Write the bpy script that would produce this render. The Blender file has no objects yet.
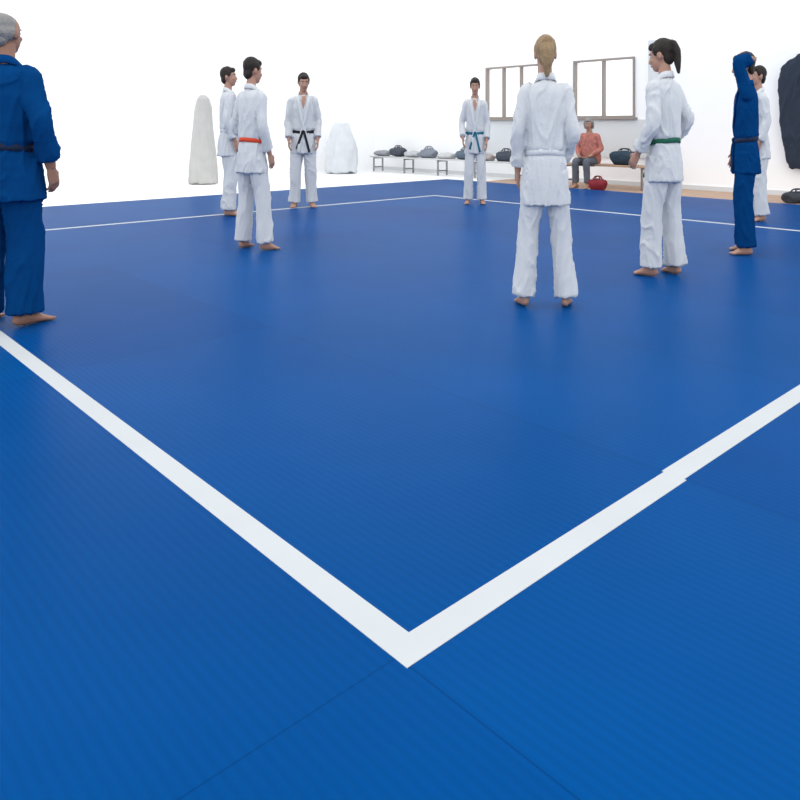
import bpy,bmesh,math,random
from mathutils import Vector,Matrix,noise
from mathutils.bvhtree import BVHTree
random.seed(3)
scene=bpy.context.scene
scene.view_settings.view_transform='Standard'
scene.view_settings.look='None'
coll=scene.collection
V=Vector
# ---------------------------------------------------------------- materials
def mat(name,col,rough=0.8,spec=0.3,bump=0.0,bscale=60,var=0.0,vscale=6,metal=0,sheen=0):
    m=bpy.data.materials.new(name);m.use_nodes=True
    nt=m.node_tree;N=nt.nodes;L=nt.links
    b=N['Principled BSDF']
    b.inputs['Roughness'].default_value=rough
    b.inputs['Specular IOR Level'].default_value=spec
    b.inputs['Metallic'].default_value=metal
    tc=N.new('ShaderNodeTexCoord')
    if var>0:
        n=N.new('ShaderNodeTexNoise');n.inputs['Scale'].default_value=vscale;n.inputs['Detail'].default_value=4
        L.new(tc.outputs['Object'],n.inputs['Vector'])
        r=N.new('ShaderNodeMix');r.data_type='RGBA'
        r.inputs[6].default_value=(*[c*(1-var) for c in col],1)
        r.inputs[7].default_value=(*[min(1,c*(1+var)) for c in col],1)
        L.new(n.outputs['Fac'],r.inputs[0]);L.new(r.outputs[2],b.inputs['Base Color'])
    else: b.inputs['Base Color'].default_value=(*col,1)
    if bump>0:
        n2=N.new('ShaderNodeTexNoise');n2.inputs['Scale'].default_value=bscale;n2.inputs['Detail'].default_value=3
        L.new(tc.outputs['Object'],n2.inputs['Vector'])
        bp=N.new('ShaderNodeBump');bp.inputs['Strength'].default_value=bump;bp.inputs['Distance'].default_value=0.01
        L.new(n2.outputs['Fac'],bp.inputs['Height']);L.new(bp.outputs['Normal'],b.inputs['Normal'])
    return m
GI_W=mat('white_gi_cotton',(0.54,0.555,0.575),0.9,0.1,0.3,60,0.06,8)
GI_W2=mat('white_gi_trim',(0.58,0.595,0.615),0.9,0.1,0.2,90)
GI_B=mat('blue_gi_cotton',(0.002,0.040,0.145),0.95,0.01,0.3,60,0.2,8)
GI_B2=mat('blue_gi_trim',(0.003,0.045,0.165),0.95,0.01,0.2,90)
SKIN=mat('skin',(0.38,0.21,0.15),0.55,0.3,0.05,80,0.08,12)
SKIN_T=mat('skin_tanned',(0.27,0.14,0.095),0.55,0.3,0.05,80,0.08,12)
LIP=mat('lips',(0.25,0.08,0.07),0.5)
EYEW=mat('eye_white',(0.5,0.5,0.5),0.3)
DARK=mat('dark_iris',(0.01,0.008,0.006),0.3)
H_DARK=mat('dark_brown_hair',(0.016,0.010,0.008),0.6,0.3,0.8,120,0.3,30)
H_BLON=mat('blonde_hair',(0.27,0.18,0.095),0.6,0.3,0.8,120,0.35,30)
H_GREY=mat('grey_hair',(0.24,0.23,0.22),0.7,0.3,0.8,120,0.2,30)
B_ORA=mat('orange_belt',(0.6,0.06,0.02),0.8)
B_BLK=mat('black_belt',(0.008,0.01,0.016),0.8)
B_NAV=mat('navy_belt',(0.004,0.012,0.04),0.8)
B_GRN=mat('green_belt',(0.01,0.10,0.06),0.8)
B_TEAL=mat('teal_belt',(0.01,0.12,0.20),0.8)
# ---------------------------------------------------------------- mesh helpers
def empty(name,loc=(0,0,0),rz=0,sc=(1,1,1)):
    e=bpy.data.objects.new(name,None);coll.objects.link(e)
    e.location=loc;e.rotation_euler=(0,0,rz);e.scale=sc;e.empty_display_size=0.1
    return e
def mkobj(name,bm,m,parent=None,smooth=True):
    bmesh.ops.recalc_face_normals(bm,faces=bm.faces[:])
    me=bpy.data.meshes.new(name);bm.to_mesh(me);bm.free()
    for p in me.polygons:p.use_smooth=smooth
    o=bpy.data.objects.new(name,me);coll.objects.link(o)
    for mm in (m if isinstance(m,list) else [m]):me.materials.append(mm)
    if parent:o.parent=parent
    return o
def loft(bm,C,R,n=16,ref=V((1,0,0)),M=None):
    C=[V(c) for c in C];rings=[]
    for i,c in enumerate(C):
        t=(C[min(i+1,len(C)-1)]-C[max(i-1,0)]).normalized()
        x=ref-t*ref.dot(t)
        if x.length<0.05:
            r2=V((0,1,0));x=r2-t*r2.dot(t)
        x.normalize();y=t.cross(x)
        r=R[i] if isinstance(R[i],(tuple,list)) else (R[i],R[i])
        ring=[]
        for k in range(n):
            a=2*math.pi*k/n
            p=c+x*r[0]*math.cos(a)+y*r[1]*math.sin(a)
            if M:p=M@p
            ring.append(bm.verts.new(p))
        rings.append(ring)
    for a,b in zip(rings,rings[1:]):
        for k in range(n):bm.faces.new((a[k],a[(k+1)%n],b[(k+1)%n],b[k]))
    bm.faces.new(rings[0][::-1]);bm.faces.new(rings[-1])
def smooth_path(P,R,k=4):
    P=[V(p) for p in P];R=[(r,r) if not isinstance(r,(tuple,list)) else r for r in R]
    oP,oR=[],[]
    n=len(P)
    for i in range(n-1):
        p0=P[max(i-1,0)];p1=P[i];p2=P[i+1];p3=P[min(i+2,n-1)]
        for j in range(k):
            t=j/k
            oP.append(0.5*((2*p1)+(p2-p0)*t+(2*p0-5*p1+4*p2-p3)*t*t+(3*p1-p0-3*p2+p3)*t**3))
            oR.append(tuple(R[i][q]*(1-t)+R[i+1][q]*t for q in (0,1)))
    oP.append(P[-1]);oR.append(R[-1])
    return oP,oR
def tube(bm,P,R,n=14,k=4,ref=V((1,0,0)),M=None):
    a,b=smooth_path(P,R,k);loft(bm,a,b,n,ref,M)
def ell(bm,c,r,M=None,seg=20):
    T=Matrix.Translation(V(c))@Matrix.Diagonal((*r,1))
    if M:T=M@T
    bmesh.ops.create_uvsphere(bm,u_segments=seg,v_segments=seg//2+2,radius=1,matrix=T)
def box(bm,a,b,M=None,mi=0):
    x0,y0,z0=a;x1,y1,z1=b
    vs=[V(p) for p in((x0,y0,z0),(x1,y0,z0),(x1,y1,z0),(x0,y1,z0),(x0,y0,z1),(x1,y0,z1),(x1,y1,z1),(x0,y1,z1))]
    vs=[bm.verts.new(M@v if M else v) for v in vs]
    for f in((0,3,2,1),(4,5,6,7),(0,1,5,4),(1,2,6,5),(2,3,7,6),(3,0,4,7)):
        bm.faces.new([vs[i] for i in f]).material_index=mi
def remesh(bm,vox,sm=4,fold=None,seed=0):
    """union the overlapping pieces into one continuous surface"""
    bmesh.ops.recalc_face_normals(bm,faces=bm.faces[:])
    me=bpy.data.meshes.new('t');bm.to_mesh(me);bm.free()
    o=bpy.data.objects.new('t',me);coll.objects.link(o)
    md=o.modifiers.new('r','REMESH');md.mode='VOXEL';md.voxel_size=vox
    if sm:
        s=o.modifiers.new('s','SMOOTH');s.factor=0.5;s.iterations=sm
    dg=bpy.context.evaluated_depsgraph_get()
    me2=bpy.data.meshes.new_from_object(o.evaluated_get(dg))
    bpy.data.objects.remove(o);bpy.data.meshes.remove(me)
    b=bmesh.new();b.from_mesh(me2);bpy.data.meshes.remove(me2)
    if fold:
        b.normal_update()
        S=V((seed*7.3,seed*3.1,seed*1.7))
        for v in b.verts:
            d=fold(v.co,S);v.co=v.co+v.normal*d
    return b
def strip(bm,pts,nrm,w,t):
    """flat ribbon following pts, lying on surface with normals nrm"""
    rings=[]
    n=len(pts)
    for i in range(n):
        tg=(pts[min(i+1,n-1)]-pts[max(i-1,0)]).normalized()
        nn=nrm[i];s=tg.cross(nn).normalized()
        c=pts[i]
        rings.append([bm.verts.new(c+s*a*w/2+nn*b*t) for a,b in((-1,-0.6),(1,-0.6),(1,0.8),(0,1),(-1,0.8))])
    for a,b in zip(rings,rings[1:]):
        for k in range(5):bm.faces.new((a[k],a[(k+1)%5],b[(k+1)%5],b[k]))
    bm.faces.new(rings[0][::-1]);bm.faces.new(rings[-1])
def foldfn(a,fx,fz,diag=0.0):
    """cloth creases: sharp ridges stretched along the cloth"""
    def f(p,S):
        q=V((p.x*fx+p.z*diag,p.y*fx,p.z*fz-abs(p.x)*diag*3))+S
        w=noise.noise(q*0.6)*1.2
        q2=q+V((w,-w,w))
        r=abs(noise.noise(q2));r2=abs(noise.noise(q2*1.9+V((5,2,8))))
        ridge=max(0,1-r*4.5)**1.5
        ridge2=max(0,1-r2*4.5)**1.5
        return a*(1.25*ridge+.5*ridge2-.35)+a*.8*noise.noise(q*.9)
    return f
# ---------------------------------------------------------------- people
def hand(bm,w,f,s,fwd=V((0,-1,0)),curl=1.0,pin=None):
    f=f.normalized()
    a=fwd-f*fwd.dot(f)
    if a.length<0.35:a=V((0,0,1))-f*f.z
    a.normalize()                    # thumb side
    p=f.cross(a)
    pin=pin or V((-s,0,0))
    if p.dot(pin)<0:p=-p
    def ring(t):return w+f*t
    loft(bm,[ring(-.02),ring(.0),ring(.03),ring(.06),ring(.088),ring(.095)],
         [(.024,.021),(.026,.02),(.036,.018),(.041,.0165),(.040,.014),(.034,.009)],14,a)
    for off,L,lag in((.030,.072,0),(.010,.080,.004),(-.010,.074,.001),(-.029,.058,-.006)):
        b=w+f*(.082+lag)+a*off
        ang=0;P=[b];d=f.copy();sp=a*off*1.2
        for seg,ln in enumerate((.45,.32,.25)):
            ang+=math.radians((16,26,20)[seg]*curl)
            d=(f*math.cos(ang)+p*math.sin(ang)+sp).normalized()
            P.append(P[-1]+d*L*ln)
        tube(bm,P,[.0092,.0088,.008,.006],8,2,a)
    b=w+f*.022+a*.026
    d1=(a*.62+f*.7+p*.35).normalized();d2=(a*.25+f*.9+p*.35).normalized()
    tube(bm,[b-a*.012,b+d1*.036,b+d1*.036+d2*.03],[.014,.0115,.008],8,2,p)
def foot(bm,an,d):
    d=V((d[0],d[1],0)).normalized();s=V((-d.y,d.x,0))
    b=V((an.x,an.y,0))
    T=(-.060,-.046,-.01,.04,.08,.11,.125);RX=(.016,.032,.035,.038,.044,.045,.041);RZ=(.018,.034,.044,.036,.024,.017,.014)
    loft(bm,[b+d*t+V((0,0,z)) for t,z in zip(T,RZ)],list(zip(RX,RZ)),14,s)
    for o,L in((-.034,.045),(-.014,.04),(.003,.036),(.019,.03),(.033,.024)):
        q=b+d*.117+s*o
        tube(bm,[q+V((0,0,.012)),q+d*L*.6+V((0,0,.013)),q+d*L+V((0,0,.009))],[.011,.0105,.006],8,2,s)
    tube(bm,[V((an.x,an.y,.04)),V((an.x,an.y,.10)),V((an.x,an.y,.2))],[.036,.033,.042],12,2)

def person(name,loc,yaw,H,wide=1.0,top=GI_W,trim=GI_W2,pants=None,belt=None,skin=SKIN,hair=H_DARK,style='short',
           arms=None,legs=None,head=(0,0),seed=1,dz=0.0,hem=.70,gi=True,lean=0.0,beltz=.99,bulk=1.0,curl=1.0):
    pants=pants or top
    thin=belt is None
    belt=belt or trim
    k=H/1.75
    root=empty(name,(loc[0],loc[1],loc[2] if len(loc)>2 else 0.002),math.radians(yaw),(k*wide,k*wide,k))
    U=Matrix.Translation((0,0,dz))
    if lean:U=Matrix.Translation((0,0,.9+dz))@Matrix.Rotation(lean,4,'X')@Matrix.Translation((0,0,-.9))
    defa=((.238,.02,1.12),(.245,-.07,.86))
    arms=arms or {}
    legs=legs or {}
    sk=bmesh.new()
    # ---- head + neck in one surface
    pv=V((0,.01,1.53))
    HM=U@Matrix.Translation(pv)@Matrix.Rotation(math.radians(head[0]),4,'Z')@Matrix.Rotation(math.radians(head[1]),4,'X')@Matrix.Translation(-pv)
    hs=1+(1-wide)*.45      # keep heads from getting too slim on slender figures
    HM=HM@Matrix.Translation(pv)@Matrix.Diagonal((hs,hs,1,1))@Matrix.Translation(-pv)
    ell(sk,(0,.012,1.655),(.074,.093,.091),HM)
    ell(sk,(0,-.028,1.602),(.058,.064,.076),HM)
    ell(sk,(0,-.048,1.555),(.036,.036,.03),HM)
    ell(sk,(0,-.070,1.668),(.045,.014,.01),HM)
    for s in(-1,1):
        ell(sk,(s*.076,.014,1.63),(.011,.020,.032),HM)
        ell(sk,(s*.036,-.066,1.612),(.018,.016,.016),HM)
    tube(sk,[(0,-.080,1.650),(0,-.096,1.622),(0,-.101,1.609),(0,-.088,1.599)],[.007,.010,.013,.009],10,2,M=HM)
    tube(sk,[(0,.015,1.36),(0,.018,1.46),(0,.010,1.53),(0,.0,1.59)],[(.085,.07),(.062,.058),(.054,.054),(.05,.05)],16,2,M=U)
    hb=remesh(sk,.0065,2)
    mkobj('head',hb,skin,root)
    # features
    e=bmesh.new()
    for s in(-1,1):ell(e,(s*.030,-.070,1.643),(.0135,.0115,.0075),HM,12)
    mkobj('eyes',e,EYEW,root)
    e=bmesh.new()
    for s in(-1,1):
        ell(e,(s*.030,-.0785,1.643),(.006,.005,.006),HM,10)
    mkobj('irises',e,DARK,root)
    e=bmesh.new()
    for s in(-1,1):tube(e,[(s*.016,-.083,1.662),(s*.032,-.080,1.667),(s*.048,-.068,1.661)],[.003,.004,.002],8,3,M=HM)
    mkobj('eyebrows',e,hair,root)
    e=bmesh.new()
    tube(e,[(-.023,-.082,1.576),(-.008,-.092,1.579),(0,-.093,1.577),(.008,-.092,1.579),(.023,-.082,1.576)],[.002,.005,.005,.005,.002],8,2,V((0,0,1)),M=HM)
    mkobj('mouth',e,LIP,root)
    # hair
    h=bmesh.new()
    if style=='balding':
        ell(h,(0,.040,1.640),(.080,.076,.062),HM);ell(h,(0,.065,1.60),(.055,.035,.045),HM)
        ell(h,(0,.036,1.682),(.072,.080,.066),HM)
    else:
        ell(h,(0,.026,1.672),(.082,.096,.089),HM)
        ell(h,(0,.058,1.61),(.062,.046,.065),HM)
        ell(h,(0,-.040,1.712),(.056,.044,.034),HM)
        for s in(-1,1):ell(h,(s*.070,.0,1.668),(.016,.035,.040),HM)
    if style=='ponytail':
        tube(h,[(0,.09,1.70),(0,.120,1.69),(0,.135,1.63),(0,.125,1.54),(0,.115,1.46)],[.026,.028,.032,.028,.010],12,3,M=HM)
    if style=='bun':
        ell(h,(0,.105,1.70),(.040,.034,.040),HM)
        tube(h,[(0,.08,1.68),(0,.115,1.63),(0,.115,1.56),(0,.10,1.47)],[.05,.052,.042,.012],12,3,M=HM)
    if style=='bob':
        for s in(-1,1):tube(h,[(s*.06,.02,1.70),(s*.078,.03,1.62),(s*.07,.03,1.53)],[.03,.034,.02],10,3,M=HM)
        ell(h,(0,.07,1.58),(.075,.045,.07),HM)
    hh=remesh(h,.0065,1,lambda p,S:.0035*noise.noise(V((p.x*60,p.y*60,p.z*18))+S)+.003*noise.noise(p*25+S),seed)
    mkobj('hair',hh,hair,root)
    # ---- jacket : torso + sleeves in one surface
    j=bmesh.new()
    b=bulk
    if gi:
        Z=[1.465,1.45,1.425,1.385,1.29,1.18,1.08,1.03,beltz,.95,.88,.78,hem]
        RX=[.066,.090,.130,.165,.176,.168,.166,.170,.150,.168,.182,.196,.206]
        RY=[.062,.075,.090,.104,.118,.118,.118,.120,.106,.120,.132,.142,.148]
    else:
        Z=[1.455,1.44,1.415,1.37,1.28,1.18,1.08,1.0,.92,hem]
        RX=[.066,.095,.135,.168,.182,.182,.185,.19,.192,.18]
        RY=[.062,.075,.088,.105,.125,.130,.140,.145,.145,.13]
    loft(j,[V((0,.012,z)) for z in Z],[(x*(b if i>3 else 1),y*b) for i,(x,y) in enumerate(zip(RX,RY))],28,V((1,0,0)),U)
    fo=bmesh.new()
    for s,key in((1,'L'),(-1,'R')):
        el,wr=arms.get(key,defa)[:2]
        el=U@V((el[0]*s,el[1],el[2]));wr=U@V((wr[0]*s,wr[1],wr[2]))
        sh=U@V((.165*s,.008,1.380));inn=U@V((.09*s,.008,1.385))
        cuff=el.lerp(wr,.84)
        tube(j,[inn,sh,sh.lerp(el,.5),el,el.lerp(wr,.45),cuff],
             [(.056,.056),(.064,.062),(.063,.061),(.058,.057),(.057,.056),(.064,.058)] if gi else
             [(.058,.058),(.065,.064),(.060,.058),(.055,.053),(.048,.046),(.042,.040)],16,4,V((0,1,0)))
        tube(fo,[el,el.lerp(wr,.5),wr],[.042,.038,.026],12,3)
        f=(wr-el).normalized()
        hd=arms.get(key,())
        if len(hd)>2:f=(U.to_3x3()@V((hd[2][0]*s,hd[2][1],hd[2][2]))).normalized()
        hand(fo,wr,f,s,curl=curl)
    jb=remesh(j,.0105,3,foldfn(.0095,8,3.2,1.6) if gi else foldfn(.005,9,6),seed)
    bvh=BVHTree.FromBMesh(jb)
    hands=remesh(fo,.0038,1)
    mkobj('forearms_and_hands',hands,skin,root)
    mkobj('jacket' if gi else 'shirt',jb,top,root)
    Ui=U.inverted();U3=U.to_3x3()
    def proj(x,z,back=False,off=.002):
        o=U@V((x,1 if back else -1,z));d=U3@V((0,-1 if back else 1,0))
        r=bvh.ray_cast(o,d)
        if r[0] is None:return U@V((x,-.13,z)),U3@V((0,-1,0))
        n=r[1];n=n if n.dot(d)<0 else -n
        n=(n*.5-d*.5).normalized()
        return r[0]+n*off,n
    if gi:
        lap=bmesh.new()
        for s in(-1,1):
            pts,nr=[],[]
            for x,z in[(s*-.075,hem+.01),(s*-.06,.80),(s*-.035,.92),(s*-.02,beltz),(s*.015,1.10),(s*.045,1.23),(s*.068,1.34),(s*.078,1.41)]:
                p,n=proj(x,z,off=.004 if s<0 else .007);pts.append(p);nr.append(n)
            for p,n in[((s*.078,-.005,1.462),(s*.8,-.3,.5)),((s*.066,.05,1.484),(s*.7,.6,.3)),((s*.03,.076,1.488),(s*.3,.9,.3)),((0,.080,1.489),(0,.95,.3))]:
                pts.append(U@V(p));nr.append((U3@V(n)).normalized())
            P,_=smooth_path(pts,[1]*len(pts),3);Nn,_=smooth_path(nr,[1]*len(nr),3)
            strip(lap,P,[q.normalized() for q in Nn],.046,.007)
        mkobj('lapel_collar',lap,trim,root)
        # skin in the open neck
        sp=bmesh.new();rows=[]
        for i in range(6):
            z=1.45-.033*i;hw=.056*(1-i/5.5);row=[]
            for q in range(5):
                p,n=proj((q/2-1)*hw,z,off=.003);row.append(sp.verts.new(p))
            rows.append(row)
        for a,c in zip(rows,rows[1:]):
            for q in range(4):sp.faces.new((a[q],a[q+1],c[q+1],c[q]))
        mkobj('chest_skin',sp,skin,root)
    if gi:
        bl=bmesh.new();P=[];Nn=[]
        for i in range(49):
            a=2*math.pi*i/48;d=V((math.cos(a),math.sin(a),0))
            zb=beltz+.014*math.sin(a)
            o=U@(V((0,.012,zb))+d*.23);dd=U3@(-d)
            r=bvh.ray_cast(o,dd,.3)
            p=r[0] if r[0] is not None else U@(V((0,.012,zb))+V((d.x*.165,d.y*.12,0)))
            q=Ui@p;m_=math.hypot(q.x/.165,(q.y-.012)/.128)   # ignore sleeves
            if m_>1:
                q.x/=m_;q.y=.012+(q.y-.012)/m_
            P.append(U@q+(U3@d)*(.001 if thin else .003));Nn.append((U3@d).normalized())
        strip(bl,P,Nn,.038,.005 if thin else .007)
        p,n=proj(0,beltz-.005);
        ell(bl,p+n*.012,(.030,.016,.022),None,12)
        for s,xx,L in((1,.075,.26),(-1,.085,.22)):
            pts=[];nr=[]
            for q in range(6):
                t=q/5
                pp,nn=proj(s*(.012+xx*t),beltz-.01-L*t,off=.014);pts.append(pp);nr.append(nn)
            strip(bl,pts,nr,.036,.005)
        mkobj('belt',bl,belt,root)
    # ---- trousers : both legs and seat in one surface
    t=bmesh.new();ft=bmesh.new()
    ell(t,(0,.012,.90+dz),(.150*b,.112*b,.12))
    for s,key in((1,'L'),(-1,'R')):
        lg=legs.get(key,{})
        an=V((s*lg.get('x',.13),lg.get('y',0),lg.get('z',.085)))
        hp=V((s*.084,.012,.88+dz))
        kn=V(lg['knee']) if 'knee' in lg else hp.lerp(an,.48)+V((s*.004,-.025,0))
        if 'knee' in lg:kn.x*=s
        hemc=kn.lerp(an,1.04 if gi else .95)+V((0,.006,0))
        if gi:rr=[(.100,.112),(.100,.108),(.090,.096),(.084,.088),(.084,.090),(.096,.104)]
        else:rr=[(.10,.105),(.095,.10),(.085,.085),(.072,.072),(.064,.066),(.062,.066)]
        tube(t,[hp,hp.lerp(kn,.25),hp.lerp(kn,.65),kn,kn.lerp(hemc,.5),hemc],rr,18,4,V((1,0,0)))
        foot(ft,an,lg.get('dir',(s*.25,-1)))
    mkobj('trousers',remesh(t,.0105,3,foldfn(.010,8,2.6,1.2) if gi else foldfn(.004,8,6),seed+5),pants,root)
    mkobj('feet',remesh(ft,.006,1),skin,root)
    return root
front=((.245,.05,1.12),(.13,-.20,1.00),(-.5,-.5,-.5))
slight=((.245,.05,1.12),(.225,-.12,.90))
close=((.225,.03,1.12),(.215,-.08,.87))

person('man_in_blue_judo_gi',(-2.24,4.21),166,1.76,1.04,top=GI_B,trim=GI_B2,belt=B_NAV,skin=SKIN_T,hair=H_GREY,style='balding',
       seed=1,head=(6,0),bulk=1.12,legs={'L':{'x':.12,'y':.03},'R':{'x':.125,'dir':(-.3,-1)}},
       arms={'L':close,'R':((.255,.04,1.14),(.255,-.04,.88))})
person('boy_in_white_judo_gi',(-1.35,6.76),140,1.745,.80,belt=B_ORA,style='short',seed=2,arms={'L':front,'R':close},
       legs={'L':{'x':.16},'R':{'x':.17,'y':-.06,'dir':(-.5,-1)}},head=(-8,8))
person('man_in_white_judo_gi',(-2.165,9.38),105,1.87,.84,style='short',seed=3,arms={'L':slight,'R':close},head=(-15,0))
person('man_in_white_judo_gi',(-1.345,10.30),8,1.86,.86,belt=B_BLK,style='short',seed=4,head=(10,14),arms={'L':close,'R':close})
person('boy_in_white_judo_gi',(1.085,10.72),-5,1.82,.74,belt=B_TEAL,style='short',seed=5,arms={'L':close,'R':slight},head=(0,8))
person('woman_in_white_judo_gi',(.906,4.62),176,1.68,.77,hair=H_BLON,style='bun',seed=6,hem=.66,
       arms={'L':((.235,.04,1.13),(.225,-.06,.87)),'R':((.22,.06,1.12),(.17,-.14,.93))},legs={'L':{'x':.18},'R':{'x':.17}},head=(0,6))
person('woman_in_white_judo_gi',(1.985,5.58),-142,1.775,.82,belt=B_GRN,style='ponytail',seed=7,
       arms={'L':slight,'R':((.25,.08,1.14),(.22,-.10,.94))},head=(12,14),legs={'L':{'x':.13,'y':-.05},'R':{'x':.13,'y':.03}})
person('man_in_blue_judo_gi',(3.05,6.55),-112,1.77,.80,top=GI_B,trim=GI_B2,belt=B_NAV,style='short',seed=8,
       arms={'L':((.18,-.07,1.65),(.11,.06,1.69),(-.98,.15,-.1)),'R':close},head=(0,10))
person('man_in_white_judo_gi',(4.27,8.85),-90,1.84,.76,style='short',seed=9,arms={'L':close,'R':close})

# ---------------------------------------------------------------- room frame (u along back-left edge, v along window wall)
CX,CY=.017,1.585
ANG=math.atan2(.674,.739)
RM=Matrix.Translation((CX,CY,0))@Matrix.Rotation(ANG,4,'Z')
FZ=-.04
def W(u,v,z=0):return RM@V((u,v,z))
# mat material
def mat_tatami():
    m=bpy.data.materials.new('blue_tatami_vinyl');m.use_nodes=True
    nt=m.node_tree;N=nt.nodes;L=nt.links;b=N['Principled BSDF']
    tc=N.new('ShaderNodeTexCoord');mp=N.new('ShaderNodeMapping');mp.inputs['Location'].default_value=(.03+12,.0+12,0)
    L.new(tc.outputs['Object'],mp.inputs['Vector'])
    br=N.new('ShaderNodeTexBrick');br.inputs['Scale'].default_value=1;br.offset=0
    br.inputs['Brick Width'].default_value=1.2;br.inputs['Row Height'].default_value=2.4
    br.inputs['Mortar Size'].default_value=.003;br.inputs['Mortar Smooth'].default_value=.6
    br.inputs['Color1'].default_value=(.0001,.050,.200,1);br.inputs['Color2'].default_value=(.0001,.058,.220,1)
    br.inputs['Mortar'].default_value=(.0001,.040,.155,1)
    L.new(mp.outputs[0],br.inputs['Vector'])
    n=N.new('ShaderNodeTexNoise');n.inputs['Scale'].default_value=.8;n.inputs['Detail'].default_value=4
    L.new(tc.outputs['Object'],n.inputs['Vector'])
    rmp=N.new('ShaderNodeMapRange');rmp.inputs[1].default_value=.3;rmp.inputs[2].default_value=.7;rmp.inputs[3].default_value=.90;rmp.inputs[4].default_value=1.08
    L.new(n.outputs['Fac'],rmp.inputs[0])
    mx=N.new('ShaderNodeVectorMath');mx.operation='SCALE';L.new(br.outputs['Color'],mx.inputs[0]);L.new(rmp.outputs[0],mx.inputs['Scale'])
    wv=N.new('ShaderNodeTexWave');wv.wave_type='BANDS';wv.bands_direction='X';wv.inputs['Scale'].default_value=12;wv.inputs['Distortion'].default_value=.2
    L.new(tc.outputs['Object'],wv.inputs['Vector'])
    mr2=N.new('ShaderNodeMapRange');mr2.inputs[3].default_value=.95;mr2.inputs[4].default_value=1.03
    L.new(wv.outputs['Fac'],mr2.inputs[0])
    mx2=N.new('ShaderNodeVectorMath');mx2.operation='SCALE';L.new(mx.outputs[0],mx2.inputs[0]);L.new(mr2.outputs[0],mx2.inputs['Scale'])
    L.new(mx2.outputs[0],b.inputs['Base Color'])
    b.inputs['Roughness'].default_value=.38;b.inputs['Specular IOR Level'].default_value=.018
    b.inputs['Specular Tint'].default_value=(.05,.5,1,1)
    nf=N.new('ShaderNodeTexNoise');nf.inputs['Scale'].default_value=160;L.new(tc.outputs['Object'],nf.inputs['Vector'])
    ad=N.new('ShaderNodeMath');ad.operation='MULTIPLY_ADD';ad.inputs[1].default_value=.5
    L.new(nf.outputs['Fac'],ad.inputs[0]);L.new(wv.outputs['Fac'],ad.inputs[2])
    bp=N.new('ShaderNodeBump');bp.inputs['Strength'].default_value=.05;bp.inputs['Distance'].default_value=.004
    L.new(ad.outputs[0],bp.inputs['Height']);L.new(bp.outputs[0],b.inputs['Normal'])
    return m
MAT=mat_tatami()
WALL=mat('white_wall_paint',(.95,.95,.95),.9,.1)
FLOORP=mat('pale_floor',(.9,.9,.9),.6,.2)
WOOD=mat('light_wood',(.42,.27,.18),.5,.3,.1,30,.2,5)
WOODD=mat('window_frame_wood',(.30,.26,.23),.6,.3)
TAPE=mat('white_tape',(.47,.49,.50),.6,.1,0,1,.06,3)
METAL=mat('grey_metal',(.2,.2,.21),.4,.5,metal=.6)
def room(name,fn,m,smooth=False):
    bm=bmesh.new();fn(bm);o=mkobj(name,bm,m,None,smooth);o.matrix_world=RM;return o
room('judo_mat',lambda b:box(b,(-5,-5,FZ),(10.3,9.85,0)),MAT)
room('floor',lambda b:box(b,(-5,-5,FZ-.1),(12.2,14.4,FZ)),FLOORP)
room('wooden_floor_strip',lambda b:box(b,(10.31,-1,FZ),(12,9.2,FZ+.006)),WOOD)
w=.038
def lines(b):
    h0,h1=.0,.0015
    S1,S2=7.44,7.34
    box(b,(-w,-w,h0),(1.17,w,h1))           # front right, near piece
    box(b,(1.17,-w+.008,h0),(S1+w,w+.008,h1))
    box(b,(-w,w,h0),(w,S2+w,h1))            # front left
    box(b,(w,S2-w,h0),(S1+w,S2+w,h1))       # back left
    box(b,(S1-w,w+.008,h0),(S1+w,S2-w,h1))       # back right
room('mat_boundary_line',lines,TAPE)
# walls
WH=5.2
wins=[(8.67,10.2),(6.4,7.8)]
def wall_r(b):
    z0,z1=1.3,2.48
    box(b,(12,-1,FZ),(12.2,14.4,z0));box(b,(12,-1,z1),(12.2,14.4,WH))
    vs=[-1]+[q for a in sorted(wins) for q in a]+[14.4]
    for a,c in zip(vs[::2],vs[1::2]):box(b,(12,a,z0),(12.2,c,z1))
room('wall_right',wall_r,WALL)
room('wall_left',lambda b:box(b,(-1,14.2,FZ),(12,14.4,WH)),WALL)
GL=bpy.data.materials.new('window_glass');GL.use_nodes=True
nt=GL.node_tree;b_=nt.nodes['Principled BSDF'];tr=nt.nodes.new('ShaderNodeBsdfTransparent');mxs=nt.nodes.new('ShaderNodeMixShader')
mxs.inputs[0].default_value=.06;b_.inputs['Roughness'].default_value=.1;b_.inputs['Base Color'].default_value=(.5,.5,.5,1)
nt.links.new(tr.outputs[0],mxs.inputs[1]);nt.links.new(b_.outputs[0],mxs.inputs[2]);nt.links.new(mxs.outputs[0],nt.nodes['Material Output'].inputs[0])
for i,(a,c) in enumerate(wins):
    np_=3 if i==0 else 2
    def fr(b):
        z0,z1=1.3,2.48;f=.038
        box(b,(11.96,a,z0),(12.06,c,z0+f));box(b,(11.96,a,z1-f),(12.06,c,z1))
        for q in range(np_+1):
            v=a+(c-a-f)*q/np_;box(b,(11.96,v,z0+f),(12.06,v+f,z1-f))
        box(b,(11.90,a-.05,z0-.04),(12.0,c+.05,z0))
    o=room('window_%d'%(i+1),fr,WOODD)
    bm=bmesh.new();box(bm,(12.03,a+.038,1.338),(12.035,c-.038,2.44));g=mkobj('glass',bm,GL,o,False)
GREYP=mat('pale_grey_paint',(.66,.67,.68),.8,.2)
PANEL=mat('grey_wall_panel',(.66,.68,.69),.8,.2)
room('trim_1',lambda b:box(b,(11.86,5.75,FZ),(12.0,6.05,2.75)),GREYP)
room('trim_2',lambda b:box(b,(11.97,6.05,.5),(12.0,10.6,1.255)),PANEL)
room('baseboard_right',lambda b:box(b,(11.98,-1,FZ),(12,14.2,FZ+.09)),GREYP)
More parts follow.
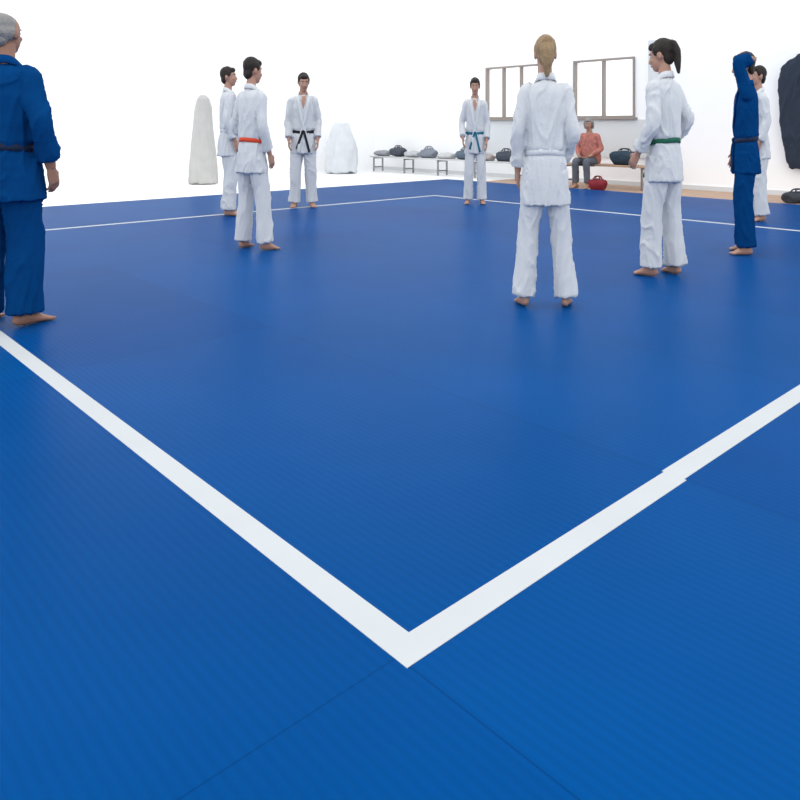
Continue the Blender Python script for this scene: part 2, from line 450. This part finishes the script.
# ---------------------------------------------------------------- benches
BW=mat('white_bench_top',(.55,.55,.55),.5,.3)
def bench(u,v0,v1,h,m):
    def f(b):
        L=v1-v0
        for q in range(3):box(b,(-.19+.13*q,-L/2,h-.035),(-.19+.13*q+.12,L/2,h))
        n=max(2,int(L/1.2)+1)
        for q in range(n):
            y=-L/2+.12+(L-.24)*q/(n-1)
            for x in(-.16,.14):box(b,(x,y-.02,0),(x+.03,y+.02,h-.035),mi=1)
            box(b,(-.16,y-.02,h-.07),(.17,y+.02,h-.035),mi=1);box(b,(-.16,y-.015,.1),(.17,y+.015,.13),mi=1)
        bmesh.ops.bevel(b,geom=b.edges[:],offset=.004,segments=1,affect='EDGES')
    bm=bmesh.new();f(bm);o=mkobj('wooden_bench',bm,[m,METAL],None,False)
    o.matrix_world=RM@Matrix.Translation((u,(v0+v1)/2,FZ));return o
bench(11.5,8.7,13.6,.40,BW)
bench(11.2,5.6,7.5,.45,WOOD)
# ---- bags / clothes
def bag(name,p,size,col,seed,rz=0,handle=True):
    bm=bmesh.new();x,y,z=size
    loft(bm,[(-x/2,0,z*.42),(-x/2*.9,0,z*.46),(0,0,z*.5),(x/2*.9,0,z*.46),(x/2,0,z*.42)],[(y*.36,z*.36),(y*.46,z*.45),(y*.5,z*.5),(y*.46,z*.45),(y*.36,z*.36)],20,V((0,1,0)))
    b=remesh(bm,.016,3,lambda q,S:.02*noise.noise(q*7+S)+.008*noise.noise(q*18+S),seed)
    mz=min(v.co.z for v in b.verts)
    for v in b.verts:v.co.z=max(v.co.z-mz-.012,0)
    if handle:
        for s in(-1,1):tube(b,[(-x*.22,s*y*.2,z*.8),(-x*.15,s*y*.1,z*1.12),(x*.15,s*y*.1,z*1.12),(x*.22,s*y*.2,z*.8)],[.012]*4,8,4,V((0,1,0)))
        box(b,(-x*.4,-.008,z*.92),(x*.4,.008,z*.97))
    o=mkobj(name,b,mat(name+'_fabric',col,.8,.2,.3,40,.15,8))
    o.location=p;o.rotation_euler=(0,0,rz);return o
cols=[(.30,.31,.33),(.07,.08,.10),(.45,.46,.48),(.20,.22,.26),(.5,.5,.5),(.10,.13,.17),(.35,.30,.28),(.06,.07,.09)]
vs=[13.3,12.7,12.15,11.6,11.0,10.4,9.8,9.2]
for i,(c,v) in enumerate(zip(cols,vs)):
    bag('sports_bag' if i%2 else 'folded_clothes',W(11.5,v,FZ+.40),(.42 if i%2 else .46,.28,.24 if i%2 else .15),c,i,ANG+math.pi/2,handle=bool(i%2))
bag('sports_bag',W(11.2,6.15,FZ+.45),(.5,.28,.26),(.03,.05,.07),21,ANG+math.pi/2)
bag('red_bag',W(10.62,6.35,FZ+.006),(.30,.22,.22),(.20,.02,.03),22,ANG+math.pi/2)
bag('black_duffel_bag',V((6.02,11.2,FZ+.006)),(.45,.28,.18),(.04,.045,.055),23,.3)
# ---- seated spectator
sp=W(11.15,6.85,FZ)
person('seated_woman',(sp.x,sp.y,FZ+.006),-40,1.66,1.0,top=mat('red_patterned_blouse',(.42,.16,.13),.9,.1,.2,40,.6,18),pants=mat('grey_trousers',(.10,.11,.13),.9),
       hair=H_GREY,style='bob',gi=False,dz=-.36,hem=.84,seed=12,lean=.12,bulk=1.1,
       arms={'L':((.25,-.02,1.14),(.12,-.27,1.02),(-.6,-.6,-.3)),'R':((.25,-.02,1.14),(.12,-.27,1.03),(-.6,-.6,-.3))},
       legs={'L':{'x':.14,'y':-.44,'knee':(.12,-.43,.51)},'R':{'x':.12,'y':-.40,'knee':(.11,-.43,.51)}},head=(10,5))
# ---- covered stand on the left
def cover(name,p,rads,hs,col,seed,sx=1,sy=1,amp=.03):
    bm=bmesh.new();loft(bm,[(0,0,h) for h in hs],[(r*sx,r*sy) for r in rads],28)
    b=remesh(bm,.018,3,lambda q,S:amp*(1-2.5*abs(noise.noise(V((q.x*6,q.y*6,q.z*1.2))+S)))*(1-.5*q.z/hs[-1]),seed)
    mz=min(v.co.z for v in b.verts)
    for v in b.verts:v.co.z=max(0,v.co.z-mz)
    o=mkobj(name,b,mat(name+'_fabric',col,.85,.15,.3,30,.12,5));o.location=p;return o
cover('covered_equipment_stand',(-3.97,14.95,FZ),[.27,.26,.22,.19,.16,.12,.05],[0,.3,.8,1.2,1.5,1.68,1.76],(.46,.45,.43),31)
cover('covered_chair',(-1.45,18.3,FZ),[.34,.36,.37,.33,.22,.15],[0,.25,.55,.75,1.05,1.2],(.60,.62,.64),32,1.05,.9,.04)
# ---- dark robe on hook at right wall
bm=bmesh.new()
loft(bm,[(0,0,z) for z in(0,.1,.5,1.0,1.4,1.65,1.78,1.86,1.9)],[(.22,.04),(.30,.06),(.38,.08),(.42,.09),(.43,.10),(.39,.10),(.28,.09),(.12,.06),(.05,.04)],28)
b=remesh(bm,.016,3,foldfn(.016,7,2),33)
tube(b,[(0,0,1.86),(0,.0,1.93),(0,.05,1.95),(0,.13,1.93)],[.008]*4,8,3)
o=mkobj('hanging_robe',b,mat('navy_robe_fabric',(.03,.04,.06),.85,.15,.3,30,.2,5))
o.matrix_world=RM@Matrix.Translation((11.87,3.28,.43))@Matrix.Rotation(-math.pi/2,4,'Z')
# ---------------------------------------------------------------- light
wd=bpy.data.worlds.new('w');scene.world=wd;wd.use_nodes=True
bg=wd.node_tree.nodes['Background'];bg.inputs[0].default_value=(.94,.97,1,1);bg.inputs[1].default_value=1.8
# ---------------------------------------------------------------- camera
cam=bpy.data.cameras.new('camera');co=bpy.data.objects.new('camera',cam);coll.objects.link(co)
co.location=(0,0,1.12);co.rotation_euler=(math.pi/2,0,0)
cam.sensor_width=36;cam.lens=741/800*36;cam.shift_y=-273.5/800
cam.clip_end=200
scene.camera=co
